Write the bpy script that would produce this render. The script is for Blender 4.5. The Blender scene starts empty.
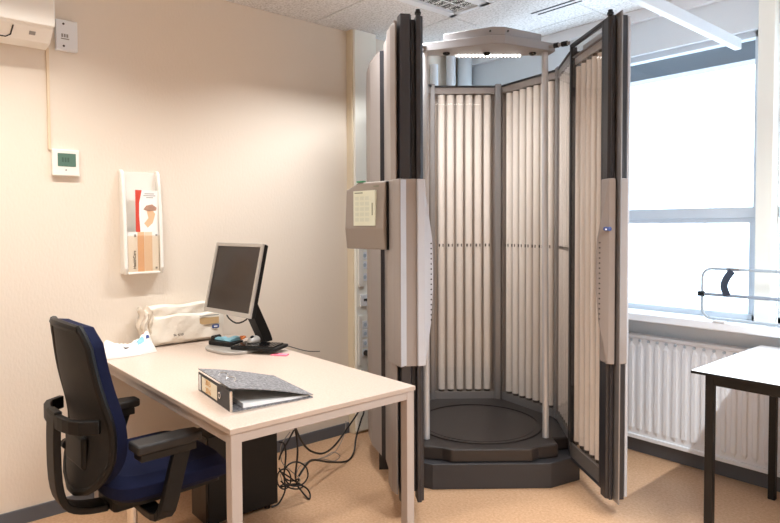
import bpy, bmesh, math, random
from mathutils import Vector, Matrix
random.seed(7)
R = math.radians
S = bpy.context.scene
COL = S.collection

# ------------------------------------------------------------------ materials
def lin(c):
    return tuple(((v/255)/12.92 if v/255 <= .04045 else ((v/255+.055)/1.055)**2.4) for v in c)+(1,)
def mat(name, rgb, rough=.5, metal=0, bump=0, bscale=200, var=0, vscale=8, spec=.5, emit=0, emrgb=None, trans=0, coat=0, aniso=None):
    m = bpy.data.materials.new(name); m.use_nodes = True
    n = m.node_tree; b = n.nodes['Principled BSDF']
    b.inputs['Base Color'].default_value = lin(rgb)
    b.inputs['Roughness'].default_value = rough
    b.inputs['Metallic'].default_value = metal
    b.inputs['Specular IOR Level'].default_value = spec
    b.inputs['Transmission Weight'].default_value = trans
    b.inputs['Coat Weight'].default_value = coat
    if emit:
        b.inputs['Emission Color'].default_value = lin(emrgb or rgb); b.inputs['Emission Strength'].default_value = emit
    tc = n.nodes.new('ShaderNodeTexCoord')
    if var:
        t = n.nodes.new('ShaderNodeTexNoise'); t.inputs['Scale'].default_value = vscale; t.inputs['Detail'].default_value = 6
        n.links.new(tc.outputs['Object'], t.inputs['Vector'])
        mx = n.nodes.new('ShaderNodeMix'); mx.data_type = 'RGBA'
        c = lin(rgb)
        mx.inputs[6].default_value = tuple(max(0, v*(1-var)) for v in c[:3])+(1,)
        mx.inputs[7].default_value = tuple(min(1, v*(1+var)) for v in c[:3])+(1,)
        n.links.new(t.outputs['Fac'], mx.inputs[0]); n.links.new(mx.outputs[2], b.inputs['Base Color'])
    if bump:
        t = n.nodes.new('ShaderNodeTexNoise'); t.inputs['Scale'].default_value = bscale; t.inputs['Detail'].default_value = 3
        if aniso:
            mp = n.nodes.new('ShaderNodeMapping'); mp.inputs['Scale'].default_value = aniso
            n.links.new(tc.outputs['Object'], mp.inputs['Vector']); n.links.new(mp.outputs[0], t.inputs['Vector'])
        else: n.links.new(tc.outputs['Object'], t.inputs['Vector'])
        bp = n.nodes.new('ShaderNodeBump'); bp.inputs['Strength'].default_value = bump; bp.inputs['Distance'].default_value = .004
        n.links.new(t.outputs['Fac'], bp.inputs['Height']); n.links.new(bp.outputs[0], b.inputs['Normal'])
    return m
def clear_mat(name, tint=(255,255,255), gloss=.06, rough=.02):
    m = bpy.data.materials.new(name); m.use_nodes = True; n = m.node_tree; n.nodes.clear()
    o = n.nodes.new('ShaderNodeOutputMaterial'); mix = n.nodes.new('ShaderNodeMixShader')
    t = n.nodes.new('ShaderNodeBsdfTransparent'); t.inputs[0].default_value = lin(tint)
    g = n.nodes.new('ShaderNodeBsdfGlossy'); g.inputs['Roughness'].default_value = rough
    fr = n.nodes.new('ShaderNodeFresnel'); fr.inputs[0].default_value = 1.3
    ad = n.nodes.new('ShaderNodeMath'); ad.operation = 'ADD'; ad.use_clamp = True; ad.inputs[1].default_value = gloss
    n.links.new(fr.outputs[0], ad.inputs[0])
    ge = n.nodes.new('ShaderNodeNewGeometry'); iv = n.nodes.new('ShaderNodeMath'); iv.operation='SUBTRACT'; iv.inputs[0].default_value=1
    ml = n.nodes.new('ShaderNodeMath'); ml.operation='MULTIPLY'
    n.links.new(ge.outputs['Backfacing'], iv.inputs[1]); n.links.new(ad.outputs[0], ml.inputs[0]); n.links.new(iv.outputs[0], ml.inputs[1]); n.links.new(ml.outputs[0], mix.inputs[0])
    n.links.new(t.outputs[0], mix.inputs[1]); n.links.new(g.outputs[0], mix.inputs[2]); n.links.new(mix.outputs[0], o.inputs[0])
    return m
def speckle(name, a, b, c, scale=60, rough=.45, bump=0):
    """fine speckle of three colours"""
    m = mat(name, a, rough=rough); n = m.node_tree; bs = n.nodes['Principled BSDF']
    tc = n.nodes.new('ShaderNodeTexCoord')
    t1 = n.nodes.new('ShaderNodeTexNoise'); t1.inputs['Scale'].default_value = scale; t1.inputs['Detail'].default_value = 5; t1.inputs['Roughness'].default_value = .7
    n.links.new(tc.outputs['Object'], t1.inputs['Vector'])
    r = n.nodes.new('ShaderNodeValToRGB'); e = r.color_ramp.elements
    e[0].position = .36; e[0].color = lin(b); e[1].position = .64; e[1].color = lin(c)
    x = e.new(.5); x.color = lin(a)
    n.links.new(t1.outputs['Fac'], r.inputs[0]); n.links.new(r.outputs[0], bs.inputs['Base Color'])
    if bump:
        bp = n.nodes.new('ShaderNodeBump'); bp.inputs['Strength'].default_value = bump; bp.inputs['Distance'].default_value = .003
        n.links.new(t1.outputs['Fac'], bp.inputs['Height']); n.links.new(bp.outputs[0], bs.inputs['Normal'])
    return m

M = {}
M['wall'] = mat('wall_vinyl', (229,217,202), .75, bump=.25, bscale=90, aniso=(1,1,.5))
M['wall_white'] = mat('wall_white_paint', (222,229,234), .7)
M['column'] = mat('column_paint', (224,210,184), .5)
M['floor'] = speckle('linoleum', (204,163,127), (192,149,112), (214,177,143), 75, .34)
M['ceil'] = speckle('ceiling_tile', (226,224,222), (192,189,185), (238,237,236), 80, .9, bump=.3)
M['grid'] = mat('ceiling_grid', (222,222,222), .5)
M['gridgap'] = mat('ceiling_gap', (70,68,66), .8)
M['base'] = mat('skirting_dark_vinyl', (90,93,100), .5)
M['white'] = mat('white_enamel', (232,234,237), .35)
M['plastic'] = mat('white_plastic', (238,234,226), .4)
M['frame'] = mat('window_frame_paint', (204,213,221), .4)
M['sill'] = mat('sill_laminate', (240,243,246), .3)
M['clad'] = mat('taupe_cladding', (152,143,138), .42)
M['cladlit'] = mat('lit_cladding_tone', (186,186,190), .4)  # same cladding, with the light on its facets put into the colour
M['clad2'] = mat('canopy_grey', (150,147,148), .45)
M['term'] = mat('terminal_taupe', (146,136,128), .4)
M['dark'] = mat('anthracite_profile', (38,38,43), .38, spec=.6)
M['black'] = mat('black_plastic', (13,12,12), .45, spec=.35)
M['blackgloss'] = mat('black_gloss', (22,22,24), .15)
M['platform'] = mat('dark_brown_platform', (46,40,38), .42, bump=.15, bscale=300)
M['platside'] = mat('charcoal_base', (52,50,52), .5, bump=.1, bscale=300)
M['alu'] = mat('brushed_aluminium', (206,206,208), .38, .35)
M['alud'] = mat('grey_post', (152,149,148), .35, .6)
M['reflector'] = mat('lamp_reflector', (182,174,167), .4, .3)
M['tube'] = mat('lamp_tube_glass', (244,240,236), .18, spec=.6)
M['cap'] = mat('lamp_cap', (84,78,74), .4)
M['acrylic'] = clear_mat('clear_acrylic', (252,250,248), .015)
M['glass'] = clear_mat('window_glass', (244,250,255), .02)
M['desk'] = speckle('desk_laminate', (201,182,167), (194,174,158), (208,190,176), 130, .32)
M['deskedge'] = mat('desk_edge_band', (172,154,140), .45)
M['deskmetal'] = mat('desk_metal_beige', (164,151,142), .42)
M['tabletop'] = mat('white_tabletop', (246,246,248), .3)
M['navy'] = mat('navy_fabric', (17,23,52), .9, bump=.5, bscale=700, var=.2, vscale=400, spec=.2)
M['mesh'] = mat('black_back_mesh', (9,8,8), .6, bump=.4, bscale=900)
M['chairblack'] = mat('chair_black_nylon', (9,8,8), .5, spec=.3)
M['armpad'] = mat('armrest_pad', (22,20,20), .55)
M['chrome'] = mat('chrome', (210,208,205), .2, 1)
M['silver'] = mat('silver_plastic', (178,172,165), .4, .2)
M['screenoff'] = mat('dark_lcd', (44,36,33), .25)
M['lcd'] = mat('lit_touch_screen', (190,188,168), .3, emit=.2, emrgb=(222,222,196))
M['lcdui'] = mat('screen_marks', (186,186,168), .4, emit=.2)
M['lcdui2'] = mat('screen_marks_dark', (120,122,104), .4)
M['greentape'] = mat('green_sticker', (70,150,110), .5)
M['thermlcd'] = mat('thermostat_lcd', (86,118,104), .3)
M['mark'] = mat('grey_print', (150,146,142), .6)
M['markdark'] = mat('dark_print', (60,52,50), .6)
M['pack'] = mat('white_film_wrap', (238,230,216), .28, bump=.9, bscale=26, var=.04)
M['packclear'] = mat('clear_film_end', (228,216,200), .2, bump=.6, bscale=30)
M['bag'] = mat('crumpled_white_film', (240,236,230), .35, bump=.8, bscale=45)
M['blue'] = mat('blue_print', (58,80,140), .5)
M['ltblue'] = mat('light_blue_cloth', (140,196,214), .6)
M['red'] = mat('red_print', (206,70,52), .5)
M['tan'] = mat('tan_print', (196,164,120), .5)
M['peach'] = mat('peach_print', (236,190,150), .5)
M['peach2'] = mat('pale_peach_print', (240,214,188), .5)
M['paper'] = mat('white_paper', (244,242,238), .7)
M['page'] = mat('brochure_cover', (226,216,208), .5)
M['skinink'] = mat('brochure_picture', (176,136,116), .6, var=.3, vscale=60)
M['pink'] = mat('pink_note', (244,128,150), .7)
M['orange'] = mat('orange_plastic', (214,120,60), .5)
M['binder'] = speckle('marbled_binder_board', (116,114,116), (84,83,86), (158,156,156), 90, .7)
M['binderspine'] = mat('binder_spine_black', (46,44,46), .55, var=.25, vscale=150)
M['label'] = mat('binder_label', (234,222,196), .7)
M['labelink'] = mat('label_orange_ink', (214,158,84), .7)
M['rubber'] = mat('cable_rubber', (24,22,22), .5)
M['gcable'] = mat('grey_cable', (150,142,134), .5)
M['socket'] = mat('socket_grey', (184,196,206), .4)
M['lightpanel'] = mat('ceiling_light_diffuser', (255,255,255), .5, emit=7, emrgb=(255,250,244))
M['led'] = mat('canopy_led', (255,255,255), .5, emit=9, emrgb=(255,252,248))
M['blind'] = mat('outside_blind_box', (134,136,138), .6)
M['outwhite'] = mat('outside_facade', (225,230,236), .8)

# ------------------------------------------------------------------ mesh builder
class MB:
    def __init__(s): s.bm = bmesh.new(); s.smooth = False
    def box(s, a, b):
        x0,y0,z0 = a; x1,y1,z1 = b
        v = [s.bm.verts.new(p) for p in ((x0,y0,z0),(x1,y0,z0),(x1,y1,z0),(x0,y1,z0),(x0,y0,z1),(x1,y0,z1),(x1,y1,z1),(x0,y1,z1))]
        for f in ((0,3,2,1),(4,5,6,7),(0,1,5,4),(1,2,6,5),(2,3,7,6),(3,0,4,7)): s.bm.faces.new([v[i] for i in f])
        return s
    def prism(s, poly, z0, z1, m=None):
        """polygon in xy extruded z0..z1; m = Matrix applied afterwards"""
        m = m or Matrix()
        lo = [s.bm.verts.new(m @ Vector((p[0],p[1],z0))) for p in poly]; hi = [s.bm.verts.new(m @ Vector((p[0],p[1],z1))) for p in poly]
        n = len(poly)
        s.bm.faces.new(lo[::-1]); s.bm.faces.new(hi)
        for i in range(n): s.bm.faces.new((lo[i],lo[(i+1)%n],hi[(i+1)%n],hi[i]))
        return s
    def loft(s, rings, caps=True, closed=True):
        vs = [[s.bm.verts.new(p) for p in r] for r in rings]
        for a,b in zip(vs,vs[1:]):
            n = len(a)
            for i in range(n if closed else n-1): s.bm.faces.new((a[i],a[(i+1)%n],b[(i+1)%n],b[i]))
        if caps: s.bm.faces.new(vs[0][::-1]); s.bm.faces.new(vs[-1])
        return s
    def cyl(s, p0, p1, r0, r1=None, n=20):
        r1 = r0 if r1 is None else r1
        p0,p1 = Vector(p0),Vector(p1); d = (p1-p0).normalized()
        u = d.orthogonal().normalized(); w = d.cross(u)
        s.loft([[p+(u*math.cos(2*math.pi*i/n)+w*math.sin(2*math.pi*i/n))*r for i in range(n)] for p,r in ((p0,r0),(p1,r1))])
        return s
    def tube(s, pts, r, n=10, sec=None, up=(0,0,1), smoothpath=3):
        """sweep; sec = list of (a,b) section points (a along side, b along up-ish)"""
        P = [Vector(p) for p in pts]
        rr = list(r) if isinstance(r,(list,tuple)) else [r]*len(P)
        if smoothpath and len(P) > 2:
            Q=[]; RR=[]
            for i in range(len(P)-1):
                p0=P[max(i-1,0)];p1=P[i];p2=P[i+1];p3=P[min(i+2,len(P)-1)]
                for k in range(smoothpath):
                    t=k/smoothpath
                    Q.append(.5*((2*p1)+(p2-p0)*t+(2*p0-5*p1+4*p2-p3)*t*t+(3*p1-p0-3*p2+p3)*t**3)); RR.append(rr[i]*(1-t)+rr[i+1]*t)
            Q.append(P[-1]); RR.append(rr[-1]); P,rr=Q,RR
        rings=[]; side=None
        for i,p in enumerate(P):
            d=(P[min(i+1,len(P)-1)]-P[max(i-1,0)]).normalized()
            if sec:
                sd=d.cross(Vector(up)); sd = sd.normalized() if sd.length>1e-4 else (side or Vector((1,0,0)))
                side=sd; u2=sd.cross(d)
                rings.append([p+sd*a*rr[i]+u2*b*rr[i] for a,b in sec])
            else:
                if side is None: side=d.orthogonal().normalized()
                side=(side-d*side.dot(d)).normalized(); u2=d.cross(side)
                rings.append([p+(side*math.cos(2*math.pi*k/n)+u2*math.sin(2*math.pi*k/n))*rr[i] for k in range(n)])
        s.loft(rings); return s
    def grid(s, fn, nu, nv, thick=None):
        """fn(u,v)->point; thick: fn2 for back side -> closed slab"""
        A=[[s.bm.verts.new(fn(i/nu,j/nv)) for i in range(nu+1)] for j in range(nv+1)]
        for j in range(nv):
            for i in range(nu): s.bm.faces.new((A[j][i],A[j][i+1],A[j+1][i+1],A[j+1][i]))
        if thick:
            B=[[s.bm.verts.new(thick(i/nu,j/nv)) for i in range(nu+1)] for j in range(nv+1)]
            for j in range(nv):
                for i in range(nu): s.bm.faces.new((B[j][i],B[j+1][i],B[j+1][i+1],B[j][i+1]))
            for i in range(nu):
                s.bm.faces.new((A[0][i],B[0][i],B[0][i+1],A[0][i+1])); s.bm.faces.new((A[nv][i],A[nv][i+1],B[nv][i+1],B[nv][i]))
            for j in range(nv):
                s.bm.faces.new((A[j][0],A[j+1][0],B[j+1][0],B[j][0])); s.bm.faces.new((A[j][nu],B[j][nu],B[j+1][nu],A[j+1][nu]))
        return s
    def xf(s, m): bmesh.ops.transform(s.bm, matrix=m, verts=s.bm.verts); return s
    def build(s, name, m, parent=None, bev=0, seg=2, smooth=False, sub=0, loc=None, rot=None):
        bmesh.ops.recalc_face_normals(s.bm, faces=s.bm.faces)
        me = bpy.data.meshes.new(name); s.bm.to_mesh(me); s.bm.free()
        me.materials.append(m)
        o = bpy.data.objects.new(name, me); COL.objects.link(o)
        if parent: o.parent = parent
        if loc: o.location = loc
        if rot: o.rotation_euler = rot
        if smooth or sub:
            for p in me.polygons: p.use_smooth = True
        if bev:
            b = o.modifiers.new('bevel','BEVEL'); b.width = bev; b.segments = seg; b.limit_method = 'ANGLE'; b.angle_limit = R(35)
        if sub:
            q = o.modifiers.new('sub','SUBSURF'); q.levels = q.render_levels = sub
        if smooth and not sub:
            for e in me.edges: pass
            try: me.set_sharp_from_angle(angle=R(40))
            except Exception: pass
        return o
def tag(o, label, cat, group=None):
    o['label'] = label; o['category'] = cat
    if group: o['group'] = group
    return o
def thing(name, label, cat, loc=(0,0,0), rz=0, group=None):
    o = bpy.data.objects.new(name, None); COL.objects.link(o); o.location = loc; o.rotation_euler = (0,0,rz)
    o.empty_display_size = .05
    return tag(o, label, cat, group)
def struct(o): o['kind'] = 'structure'; return o
def text(body, size, m, name, parent, mtx, depth=.0006):
    c = bpy.data.curves.new(name+'_font','FONT'); c.body = body; c.size = size; c.extrude = depth; c.align_x='CENTER'; c.align_y='CENTER'
    t = bpy.data.objects.new('t', c); COL.objects.link(t)
    bpy.context.view_layer.update()
    me = bpy.data.meshes.new_from_object(t.evaluated_get(bpy.context.evaluated_depsgraph_get()))
    bpy.data.objects.remove(t); bpy.data.curves.remove(c)
    me.transform(mtx); me.name = name
    me.materials.clear(); me.materials.append(m)
    o = bpy.data.objects.new(name, me); COL.objects.link(o)
    if parent: o.parent = parent
    return o
def facing_x(loc, roll=0):   # text plane facing +x, reading towards +y
    return Matrix.Translation(loc) @ Matrix(((0,0,1,0),(1,0,0,0),(0,1,0,0),(0,0,0,1))) @ Matrix.Rotation(roll,4,'Z')
def rrect(w, h, r, n=5, cx=0, cy=0):
    P=[]
    for sx,sy,a0 in ((1,1,0),(-1,1,90),(-1,-1,180),(1,-1,270)):
        for k in range(n+1):
            a=R(a0+90*k/n); P.append((cx+sx*(w/2-r)+r*math.cos(a), cy+sy*(h/2-r)+r*math.sin(a)))
    return P

# ------------------------------------------------------------------ the room
WX, WY, CZ = -3.30, 3.60, 2.69
XR, YB = 1.6, -1.8
struct(MB().box((WX-.1,YB-.1,-.1),(XR+.1,WY+.1,0)).build('floor', M['floor']))
struct(MB().box((WX-.12,YB-.1,-.1),(WX,WY+.1,CZ+.12)).build('wall_left', M['wall']))
struct(MB().box((XR,YB-.1,-.1),(XR+.12,WY+.1,CZ+.12)).build('wall_right', M['wall']))
struct(MB().box((WX,YB-.12,-.1),(XR,YB,CZ+.12)).build('wall_back', M['wall']))
w = MB()
SZ, HZ = .86, 2.43        # sill and head height
w.box((WX,WY,-.1),(XR,WY+.16,SZ)); w.box((WX,WY,HZ),(XR,WY+.16,CZ+.12))
w.box((WX,WY,SZ),(-3.02,WY+.16,HZ)); w.box((-1.18,WY,SZ),(-1.14,WY+.16,HZ)); w.box((.9,WY,SZ),(XR,WY+.16,HZ))
struct(w.build('wall_window', M['wall_white']))
# boxing along the ceiling over the windows
struct(MB().box((WX,3.56,2.622),(XR,WY,CZ)).build('trim_1', M['white'], bev=.003))
# ceiling: backing plus tiles (gaps read as the dark joint lines)
struct(MB().box((WX-.1,YB-.1,CZ+.012),(XR+.1,WY+.1,CZ+.12)).build('trim_2', M['gridgap']))
XG = [-3.30,-2.66,-2.02,-1.42,-.82,-.22,.38,.98,1.6]
YG = [-1.8,-1.45,-.85,-.25,.35,.95,1.60,2.20,2.80,3.40,3.60]
FIX = [(-2.66,1.60),(-2.66,-.25),(-.22,1.60),(-.22,-.25)]   # recessed luminaires, 0.30 wide x 1.20 long
t = MB()
for i in range(len(XG)-1):
    for j in range(len(YG)-1):
        x0,x1,y0,y1 = XG[i],XG[i+1],YG[j],YG[j+1]
        skip = False
        for fx,fy in FIX:
            if abs(x0-fx)<.01 and fy-.01 <= y0 < fy+1.19: skip = True
        g=.0032
        if skip: x0 += .31
        t.box((x0+g,y0+g,CZ),(x1-g,y1-g,CZ+.012))
struct(t.build('ceiling', M['ceil']))
# baseboards
struct(MB().box((WX,YB,0),(WX+.012,2.46,.07)).build('baseboard_left', M['base']))
struct(MB().box((WX,2.70,0),(WX+.012,WY,.07)).build('baseboard_corner', M['base']))
struct(MB().box((WX+.012,WY-.012,0),(XR,WY,.086)).build('baseboard_window', M['base']))
# wall column near the corner
struct(MB().box((WX,2.461,0),(WX+.062,2.655,CZ)).build('trim_3', M['column'], bev=.004))
# pipe casings in the corner behind the cabin
tag(MB().cyl((-3.235,3.40,0),(-3.235,3.40,CZ),.035).build('heating_pipe', M['white'], smooth=True), 'white full-height pipe behind the cabin, between the short pipe and the thick one', 'pipe')
tag(MB().cyl((-3.255,3.24,1.9),(-3.255,3.24,CZ-.1),.03).build('heating_pipe', M['white'], smooth=True), 'short white pipe high on the left wall behind the cabin', 'pipe')
cp = MB().cyl((-3.20,3.515,0),(-3.20,3.515,CZ),.055)
tag(cp.build('drain_pipe', M['wall_white'], smooth=True), 'thick pale pipe in the far corner, nearest the window wall', 'pipe')

# windows
def window(n, x0, x1, transom=True):
    f = MB(); a=.045; y0,y1=WY+.03,WY+.09
    for b in (((x0,y0,SZ),(x0+a,y1,HZ)),((x1-a,y0,SZ),(x1,y1,HZ)),((x0,y0,HZ-.035),(x1,y1,HZ)),((x0,y0,SZ),(x1,y1,SZ+.05)),((x0,y0-.005,1.432),(x1,y1,1.492))): f.box(*b)
    f.box((x0+a,y0+.01,1.405),(x1-a,y1-.01,1.432)); 
    f.box((x0+a,y0+.015,SZ+.05),(x0+a+.022,y1-.01,1.432)); f.box((x1-a-.022,y0+.015,SZ+.05),(x1-a,y1-.01,1.432))
    o = struct(f.build('window_%d'%n, M['frame'], bev=.003))
    g = MB().box((x0+a,WY+.058,SZ+.05),(x1-a,WY+.062,HZ-.035)).build('window_glass', M['glass'], o)
    b = MB().box((x0-.02,WY+.17,2.315),(x1+.02,WY+.30,HZ+.02)).build('blind_box', M['blind'], o)
window(1, -3.02, -1.18); window(2, -1.10, .9)
struct(MB().box((-1.185,3.545,SZ+.02),(-1.105,WY+.05,2.622)).build('trim_4', mat('window_post_paint',(240,240,230),.45), bev=.006))
s = MB().box((WX,3.435,.832),(XR,WY+.03,.878)).build('window_sill', M['sill'], bev=.006)
struct(s); s.name='trim_5'
# two little slots rows in the sill top
g = MB()
for x in (-2.9,-2.45,-2.0,-1.75,-1.45,-1.1,-.8,-.4):
    g.box((x,3.48,.8782),(x+.035,3.486,.8790)); g.box((x+.045,3.48,.8782),(x+.07,3.486,.8790))
g.build('sill_slot', M['mark'], s)


# ceiling luminaires
for k,(fx,fy) in enumerate(FIX):
    L = ['recessed ceiling light with bright louvres above the treatment cabin','recessed ceiling light over the wall end of the room behind the chair','recessed ceiling light over the middle of the room','recessed ceiling light behind the viewer'][k]
    r = thing('ceiling_light', L, 'light', (fx+.155,fy+.6,CZ), 0, 'recessed ceiling lights')
    f = MB(); W,H=.30,1.196
    for b in (((-W/2,-H/2,-.004),(-W/2+.055,H/2,.03)),((W/2-.055,-H/2,-.004),(W/2,H/2,.03)),((-W/2,-H/2,-.004),(W/2,-H/2+.03,.03)),((-W/2,H/2-.03,-.004),(W/2,H/2,.03))): f.box(*b)
    f.build('light_frame', M['white'], r)
    MB().box((-.095,-H/2+.03,.012),(.095,H/2-.03,.018)).build('diffuser', M['lightpanel'], r)
    lv = MB(); y=-H/2+.06
    while y < H/2-.04:
        lv.box((-.095,y,.004),(.095,y+.003,.009)); y += .06
    lv.box((-.0015,-H/2+.03,.004),(.0015,H/2-.03,.009))
    lv.build('louvre', M['white'], r)
    ld = bpy.data.lights.new('lamp','AREA'); ld.shape='RECTANGLE'; ld.size=.04; ld.size_y=1.1; ld.energy=[24,18,42,32][k]; ld.color=[(.96,.98,1),(1,.97,.92),(.93,.97,1),(.95,.98,1)][k]; ld.spread=R(124)
    lo = bpy.data.objects.new('ceiling_lamp', ld); COL.objects.link(lo); lo.location=(fx+.155,fy+.6,CZ-.012); 
# slot diffusers in the ceiling
for k,(x0,x1,y) in enumerate(((-2.30,-1.98,3.12),(-1.94,-1.50,3.12))):
    v = MB().box((x0,y,CZ-.003),(x1,y+.012,CZ+.002)); v.box((x0+.02,y+.045,CZ-.003),(x1,y+.055,CZ+.002))
    tag(v.build('air_slot', M['black']), ['dark ceiling air slot nearest the cabin canopy','dark ceiling air slot further right towards the window'][k], 'vent', 'ceiling air slots')
# suspended white rail
r = thing('ceiling_rail', 'long white rail hanging under the ceiling by the window', 'rail', (-1.19,0,2.26))
MB().box((-.016,.35,0),(.016,3.3,.05)).build('rail', mat('rail_paint',(196,202,208),.4), r, bev=.003)
MB().box((-.017,.40,.004),(-.016,3.27,.010)).build('rail_groove', M['mark'], r)
for y in (.9,2.25):
    MB().cyl((0,y,.05),(0,y,CZ-2.26),.006).build('hanger_rod', M['white'], r)

# ------------------------------------------------------------------ things on the left wall
def wallthing(name,label,cat,y,z): return thing(name,label,cat,(WX-.001,y,z),0)
# air conditioner (local: x out of wall, y along, z up)
a = wallthing('air_conditioner','white wall-mounted air conditioner high on the left wall','air conditioner',.28,2.25)
b = MB(); prof=[(0,.0),(.06,-.022),(.14,-.012),(.205,.035),(.215,.062),(.215,.27),(.19,.30),(0,.30)]
b.loft([[Vector((x,yy,z)) for x,z in prof] for yy in (-.42,.392)]); b.build('casing', M['plastic'], a, bev=.006)
MB().box((.212,-.42,.044),(.226,.395,.272)).build('front_panel', M['plastic'], a, bev=.006)
n_=Vector((.047,0,-.065)).normalized(); lv=MB()
def acp(y,k,off=.002):  # k 0..1 along the sloped underside from front edge
    p=Vector((.205,y,.035)).lerp(Vector((.14,y,-.012)),k); return p+n_*off
lv.tube([acp(-.4,.95),acp(.215,.95),acp(.232,.75),acp(.236,.10)],.003,6,smoothpath=0)
lv.build('louvre_edge', M['black'], a)
MB().loft([[acp(.30,.30,.001),acp(.325,.30,.001),acp(.325,.55,.001),acp(.30,.55,.001)],[acp(.30,.30,.002),acp(.325,.30,.002),acp(.325,.55,.002),acp(.30,.55,.002)]]).build('display_mark', M['mark'], a)
# pipe cover plate
p = wallthing('cover_plate','square white cover plate beside the air conditioner','plate',.755,2.25)
MB().box((0,-.035,0),(.03,.06,.145)).build('plate', M['white'], p, bev=.003)
for z in (.02,.125): MB().cyl((.029,-.002,z),(.032,-.002,z),.005).build('screw', M['markdark'], p)
q=MB(); 
for k in range(3): q.box((.0302,-.012+.011*k,.062),(.0308,-.004+.011*k,.078))
q.box((.0302,-.014,.052),(.0308,.022,.057)); q.build('stamp', M['mark'], p)
# conduit
tag(MB().box((WX-.001,.680,1.772),(WX+.012,.692,2.252)).build('conduit', mat('cream_conduit',(226,206,176),.5)), 'thin cream cable conduit running down from the cover plate', 'conduit')
# thermostat
th = wallthing('thermostat','white wall thermostat with green-grey display','thermostat',.752,1.648)
MB().box((0,-.06,0),(.026,.06,.127)).build('housing', M['plastic'], th, bev=.004)
MB().box((.0262,-.036,.045),(.0275,.044,.108)).build('display', M['thermlcd'], th)
q=MB(); 
for k,dd in enumerate(((-.018,-.010),(-.006,.002),(.006,.014))): q.box((.0276,dd[0],.066),(.028,dd[1],.088))
q.build('digits', mat('lcd_digits',(64,92,82),.4), th)
MB().cyl((.026,.0,.028),(.0275,.0,.028),.004).build('button', M['mark'], th)
# brochure holder
bh = wallthing('brochure_holder','white curved wall holder with two leaflet pockets','holder',1.103,1.155)
b = MB(); b.box((0,-.085,.01),(.008,.085,.53))
b.build('back_plate', M['plastic'], bh)
for sy in (-1,1):
    y0,y1 = (-.102,-.082) if sy<0 else (.082,.10)
    side=[(0,0),(.055,.0),(.068,.03),(.062,.25),(.045,.46),(.030,.525),(.012,.54),(0,.54)]
    MB().loft([[Vector((x,yy,z)) for x,z in side] for yy in (y0,y1)]).build('side_cheek', M['plastic'], bh, bev=.006, seg=3)
MB().box((.0,-.082,.0),(.062,.082,.012)).build('bottom_ledge', M['plastic'], bh, bev=.003)
MB().box((.058,-.082,.012),(.061,.082,.20)).build('clear_front', clear_mat('holder_acrylic',(250,246,240),.02), bh)
l = thing('leaflet','white leaflet with red edge and a hand picture in the upper pocket','leaflet',(WX+.043,1.103,1.155),0)
MB().box((0,-.035,.215),(.002,.080,.435)).build('cover_page', M['paper'], l)
MB().loft([[Vector((x,-.035,.215)),Vector((x,-.012,.215)),Vector((x,-.017,.30)),Vector((x,-.016,.37)),Vector((x,-.002,.435)),Vector((x,-.035,.435))] for x in (.0022,.0028)]).build('red_edge', M['red'], l)
MB().loft([[Vector((x,.005,.335)),Vector((x,.03,.325)),Vector((x,.07,.33)),Vector((x,.074,.345)),Vector((x,.05,.362)),Vector((x,.02,.355))] for x in (.0022,.0028)]).build('picture', M['skinink'], l)
MB().loft([[Vector((x,.008,.262)),Vector((x,.026,.240)),Vector((x,.052,.265)),Vector((x,.066,.312)),Vector((x,.052,.330)),Vector((x,.022,.328)),Vector((x,.030,.290))] for x in (.0022,.0028)]).build('picture', M['peach'], l)
q=MB(); 
for k,(a0,a1) in enumerate(((.012,.062),(.006,.068),(.02,.056))): q.box((.0022,a0,.415-.010*k),(.0028,a1,.4185-.010*k))
q.build('text_lines', M['mark'], l)
l = thing('leaflet','leaflet with peach stripes and vertical lettering in the lower pocket','leaflet',(WX+.050,1.103,1.155),0)
MB().box((0,-.079,.0125),(.003,.079,.218)).build('cover_page', M['paper'], l)
MB().box((.0032,-.030,.012),(.0036,.004,.218)).build('stripe', M['peach'], l)
MB().box((.0032,.006,.012),(.0036,.045,.218)).build('stripe', M['peach2'], l)
for b_ in ((-.048,.192,-.036,.206),(.062,.196,.072,.206),(.060,.024,.070,.034)): MB().box((.0032,b_[0],b_[1]),(.0036,b_[2],b_[3])).build('mark', M['mark'], l)
text('HealthCare', .020, M['markdark'], 'lettering', l, facing_x((.0036,-.046,.075), R(90)))

# ------------------------------------------------------------------ desk
DZ=.77
d = thing('desk','long beige office desk standing end-on against the left wall','desk',(-2.520,1.2385,0))
HX,HY=.773,.392
MB().box((-HX,-HY,DZ-.018),(HX,HY,DZ)).build('tabletop', M['desk'], d, bev=.0015)
e=MB(); e.box((-HX-.0008,-HY-.0008,DZ-.017),(HX+.0008,HY+.0008,DZ-.002)); e.build('edge_band', M['deskedge'], d)
f=MB(); f.box((-HX+.01,-HY+.008,DZ-.055),(HX-.01,-HY+.04,DZ-.018)); f.box((-HX+.01,HY-.04,DZ-.055),(HX-.01,HY-.008,DZ-.018))
f.box((-HX+.008,-HY+.04,DZ-.055),(-HX+.04,HY-.04,DZ-.018)); f.box((HX-.036,-HY+.04,DZ-.050),(HX-.004,HY-.04,DZ-.018))
f.build('rail_frame', M['deskmetal'], d, bev=.002)
for sx in (-1,1):
    for sy in (-1,1):
        x0=sx*(HX-.022); y0=sy*(HY-.022)
        MB().box((x0-.019,y0-.019,.0),(x0+.019,y0+.019,DZ-.018)).build('leg', M['deskmetal'], d, bev=.003)
MB().box((-.55,-.30,DZ-.10),(.0,-.17,DZ-.055)).build('cable_tray', M['black'], d, bev=.003)

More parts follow.
